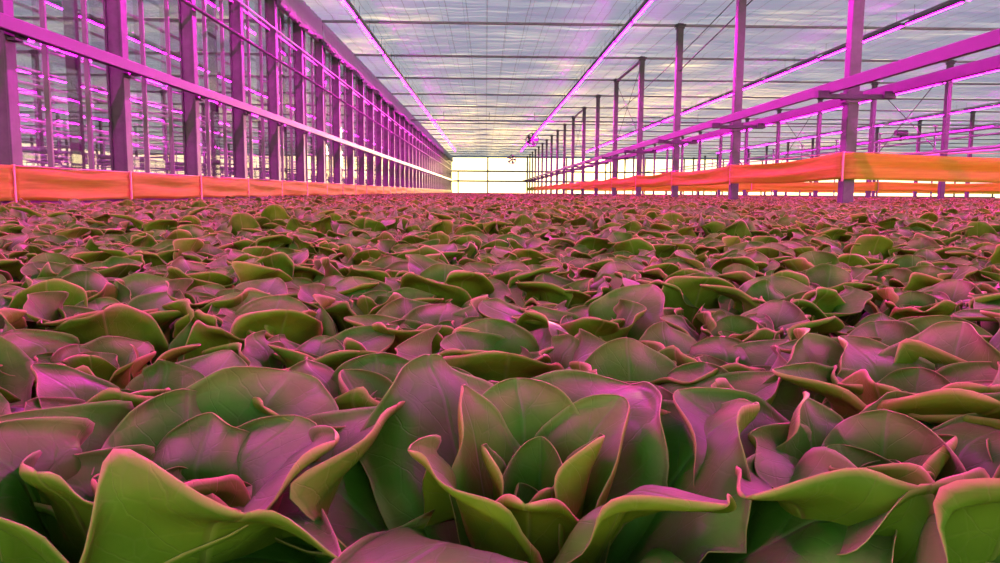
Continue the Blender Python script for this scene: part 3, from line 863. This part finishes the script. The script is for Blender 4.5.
# neighbour compartment behind the left glass -------------------------------------------
prn = random.Random(21)
k = 0
for x in (-8.2, -10.4, -12.6, -14.8, -17.0, -19.8, -22.5, -25.5, -29, -33, -38, -44):
    for z, rad in ((EYE + 0.75 + prn.uniform(-.1, .1), 0.05), (EYE + 2.55 + prn.uniform(-.35, .35), 0.045), (EYE + 3.9 + prn.uniform(-.3, .3), 0.04)):
        o = MB().tube((x, 8, z), (x, 120, z), rad, 8).build('heating_pipe', M['pale' if k % 3 else 'midgrey'])
        tag(o, 'pale lengthwise pipe seen through the left glass wall', 'pipe', 'lengthwise pipes seen through the left glass'); k += 1
for x in (-8.2, -12.6, -17.0, -22.5, -29, -38):
    for i in range(14):
        y = 10.5 + 4.2 * i
        mb = MB().tube((0, 0, 0.0), (0, 0, 2.6), 0.03, 6).tube((-0.7, 0, 1.17), (0.7, 0, 1.17), 0.022, 6).tube((-0.7, 0, 1.17), (-0.7, 0, 0.75), 0.02, 6).tube((0.7, 0, 1.17), (0.7, 0, 0.75), 0.02, 6).tube((-0.5, 0, 0.95), (0.5, 0, 0.8), 0.02, 6)
        if i == 0 and x == -8.2:
            h0 = mb.build('pipe_trestle', M['midgrey']); h = h0
        else:
            h = h0.copy(); COL.objects.link(h)
        h.location = (x + prn.uniform(-.2, .2), y, 0); h.rotation_euler = (0, 0, prn.uniform(-.4, .4))
        tag(h, 'grey pipe trestle standing beyond the left glass wall', 'trestle', 'trestles beyond the left glass')

# ------------------------------------------------------------------ daylight
w = bpy.data.worlds.new('sky'); SC.world = w; w.use_nodes = True
nt = w.node_tree; nt.nodes.clear()
tc = N(nt, 'ShaderNodeTexCoord'); sx = N(nt, 'ShaderNodeSeparateXYZ'); L(nt, tc.outputs['Generated'], sx.inputs[0])
z = math_n(nt, 'MAXIMUM', sx.outputs['Z'], 0.0)
elev = ramp(nt, z, [(0.0, (1.9, 1.65, 1.0)), (0.12, (1.3, 1.2, 0.9)), (0.35, (0.70, 0.86, 1.15)), (1.0, (0.55, 0.72, 1.12))])
# sunset side: bright towards +Y near the horizon
tow = math_n(nt, 'MAXIMUM', sx.outputs['Y'], 0.0)
t1 = math_n(nt, 'POWER', tow, 10.0)
lowf = math_n(nt, 'POWER', math_n(nt, 'SUBTRACT', 1.0, z), 9.0)
glow = math_n(nt, 'MULTIPLY', t1, lowf)
gl = nt.nodes.new('ShaderNodeVectorMath'); gl.operation = 'SCALE'; gl.inputs[0].default_value = (2.6, 1.8, 0.6); L(nt, glow, gl.inputs[3])
bk = math_n(nt, 'MULTIPLY', math_n(nt, 'POWER', math_n(nt, 'MAXIMUM', math_n(nt, 'MULTIPLY', sx.outputs['Y'], -1.0), 0.0), 1.5), math_n(nt, 'POWER', math_n(nt, 'SUBTRACT', 1.0, z), 3.0))
bl = nt.nodes.new('ShaderNodeVectorMath'); bl.operation = 'SCALE'; bl.inputs[0].default_value = (3.5, 3.5, 1.25); L(nt, bk, bl.inputs[3])  # added fill: yellow-green sky glow behind the camera for leaf sides facing it
a0 = nt.nodes.new('ShaderNodeVectorMath'); a0.operation = 'ADD'; L(nt, elev, a0.inputs[0]); L(nt, bl.outputs[0], a0.inputs[1])
# lit cloud bands over the sunset side
mp = N(nt, 'ShaderNodeMapping'); mp.inputs['Scale'].default_value = (2.2, 1.0, 11.0); L(nt, tc.outputs['Generated'], mp.inputs[0])
cn = N(nt, 'ShaderNodeTexNoise', Scale=2.2, Detail=5.0); L(nt, mp.outputs[0], cn.inputs['Vector'])
cl = ramp(nt, cn.outputs['Fac'], [(0.50, (0, 0, 0)), (0.60, (1, 1, 1))])
cm = math_n(nt, 'MULTIPLY', cl, math_n(nt, 'MULTIPLY', math_n(nt, 'POWER', tow, 9.0), math_n(nt, 'POWER', math_n(nt, 'SUBTRACT', 1.0, z), 2.0)))
cs = nt.nodes.new('ShaderNodeVectorMath'); cs.operation = 'SCALE'; cs.inputs[0].default_value = (5.0, 3.3, 0.9); L(nt, cm, cs.inputs[3])
a1 = nt.nodes.new('ShaderNodeVectorMath'); a1.operation = 'ADD'; L(nt, a0.outputs[0], a1.inputs[0]); L(nt, cs.outputs[0], a1.inputs[1]); a0 = a1
ad = nt.nodes.new('ShaderNodeVectorMath'); ad.operation = 'ADD'; L(nt, a0.outputs[0], ad.inputs[0]); L(nt, gl.outputs[0], ad.inputs[1])
bg = N(nt, 'ShaderNodeBackground'); bg.inputs['Strength'].default_value = 1.0; L(nt, ad.outputs[0], bg.inputs['Color'])
wo = N(nt, 'ShaderNodeOutputWorld'); L(nt, bg.outputs[0], wo.inputs[0])

sun = bpy.data.lights.new('low_sun', 'SUN'); sun.energy = 3.5; sun.angle = R(3); sun.color = (1.0, 0.68, 0.30)
so = bpy.data.objects.new('low_sun', sun); link(so)
# sun low beyond the end wall, a little to the right
so.rotation_euler = (R(-86.8), 0, R(-10))

# ------------------------------------------------------------------ camera
cam = bpy.data.cameras.new('camera'); co = bpy.data.objects.new('camera', cam); link(co)
cam.sensor_width = 36.0; cam.lens = 36.0 * F / 1000.0; cam.clip_start = 0.02; cam.clip_end = 600
yaw = math.atan(14 / F); pitch = math.atan(89.5 / F)
Mx = Matrix.Rotation(R(-0.45), 4, 'Y') @ Matrix.Rotation(-yaw, 4, 'Z') @ Matrix.Rotation(math.pi / 2 - pitch, 4, 'X')
co.matrix_world = Matrix.Translation((0, 0, EYE)) @ Mx
cam.dof.use_dof = False
SC.camera = co

SC.view_settings.view_transform = 'Standard'; SC.view_settings.look = 'None'
SC.view_settings.exposure = 0.08; SC.view_settings.gamma = 1.0; SC.view_settings.use_curve_mapping = False
cy_ = SC.cycles
cy_.use_denoising = True; cy_.max_bounces = 7; cy_.diffuse_bounces = 3; cy_.glossy_bounces = 2; cy_.transmission_bounces = 3; cy_.transparent_max_bounces = 24
cy_.sample_clamp_indirect = 4.0; cy_.use_light_tree = True; cy_.caustics_reflective = False; cy_.caustics_refractive = False
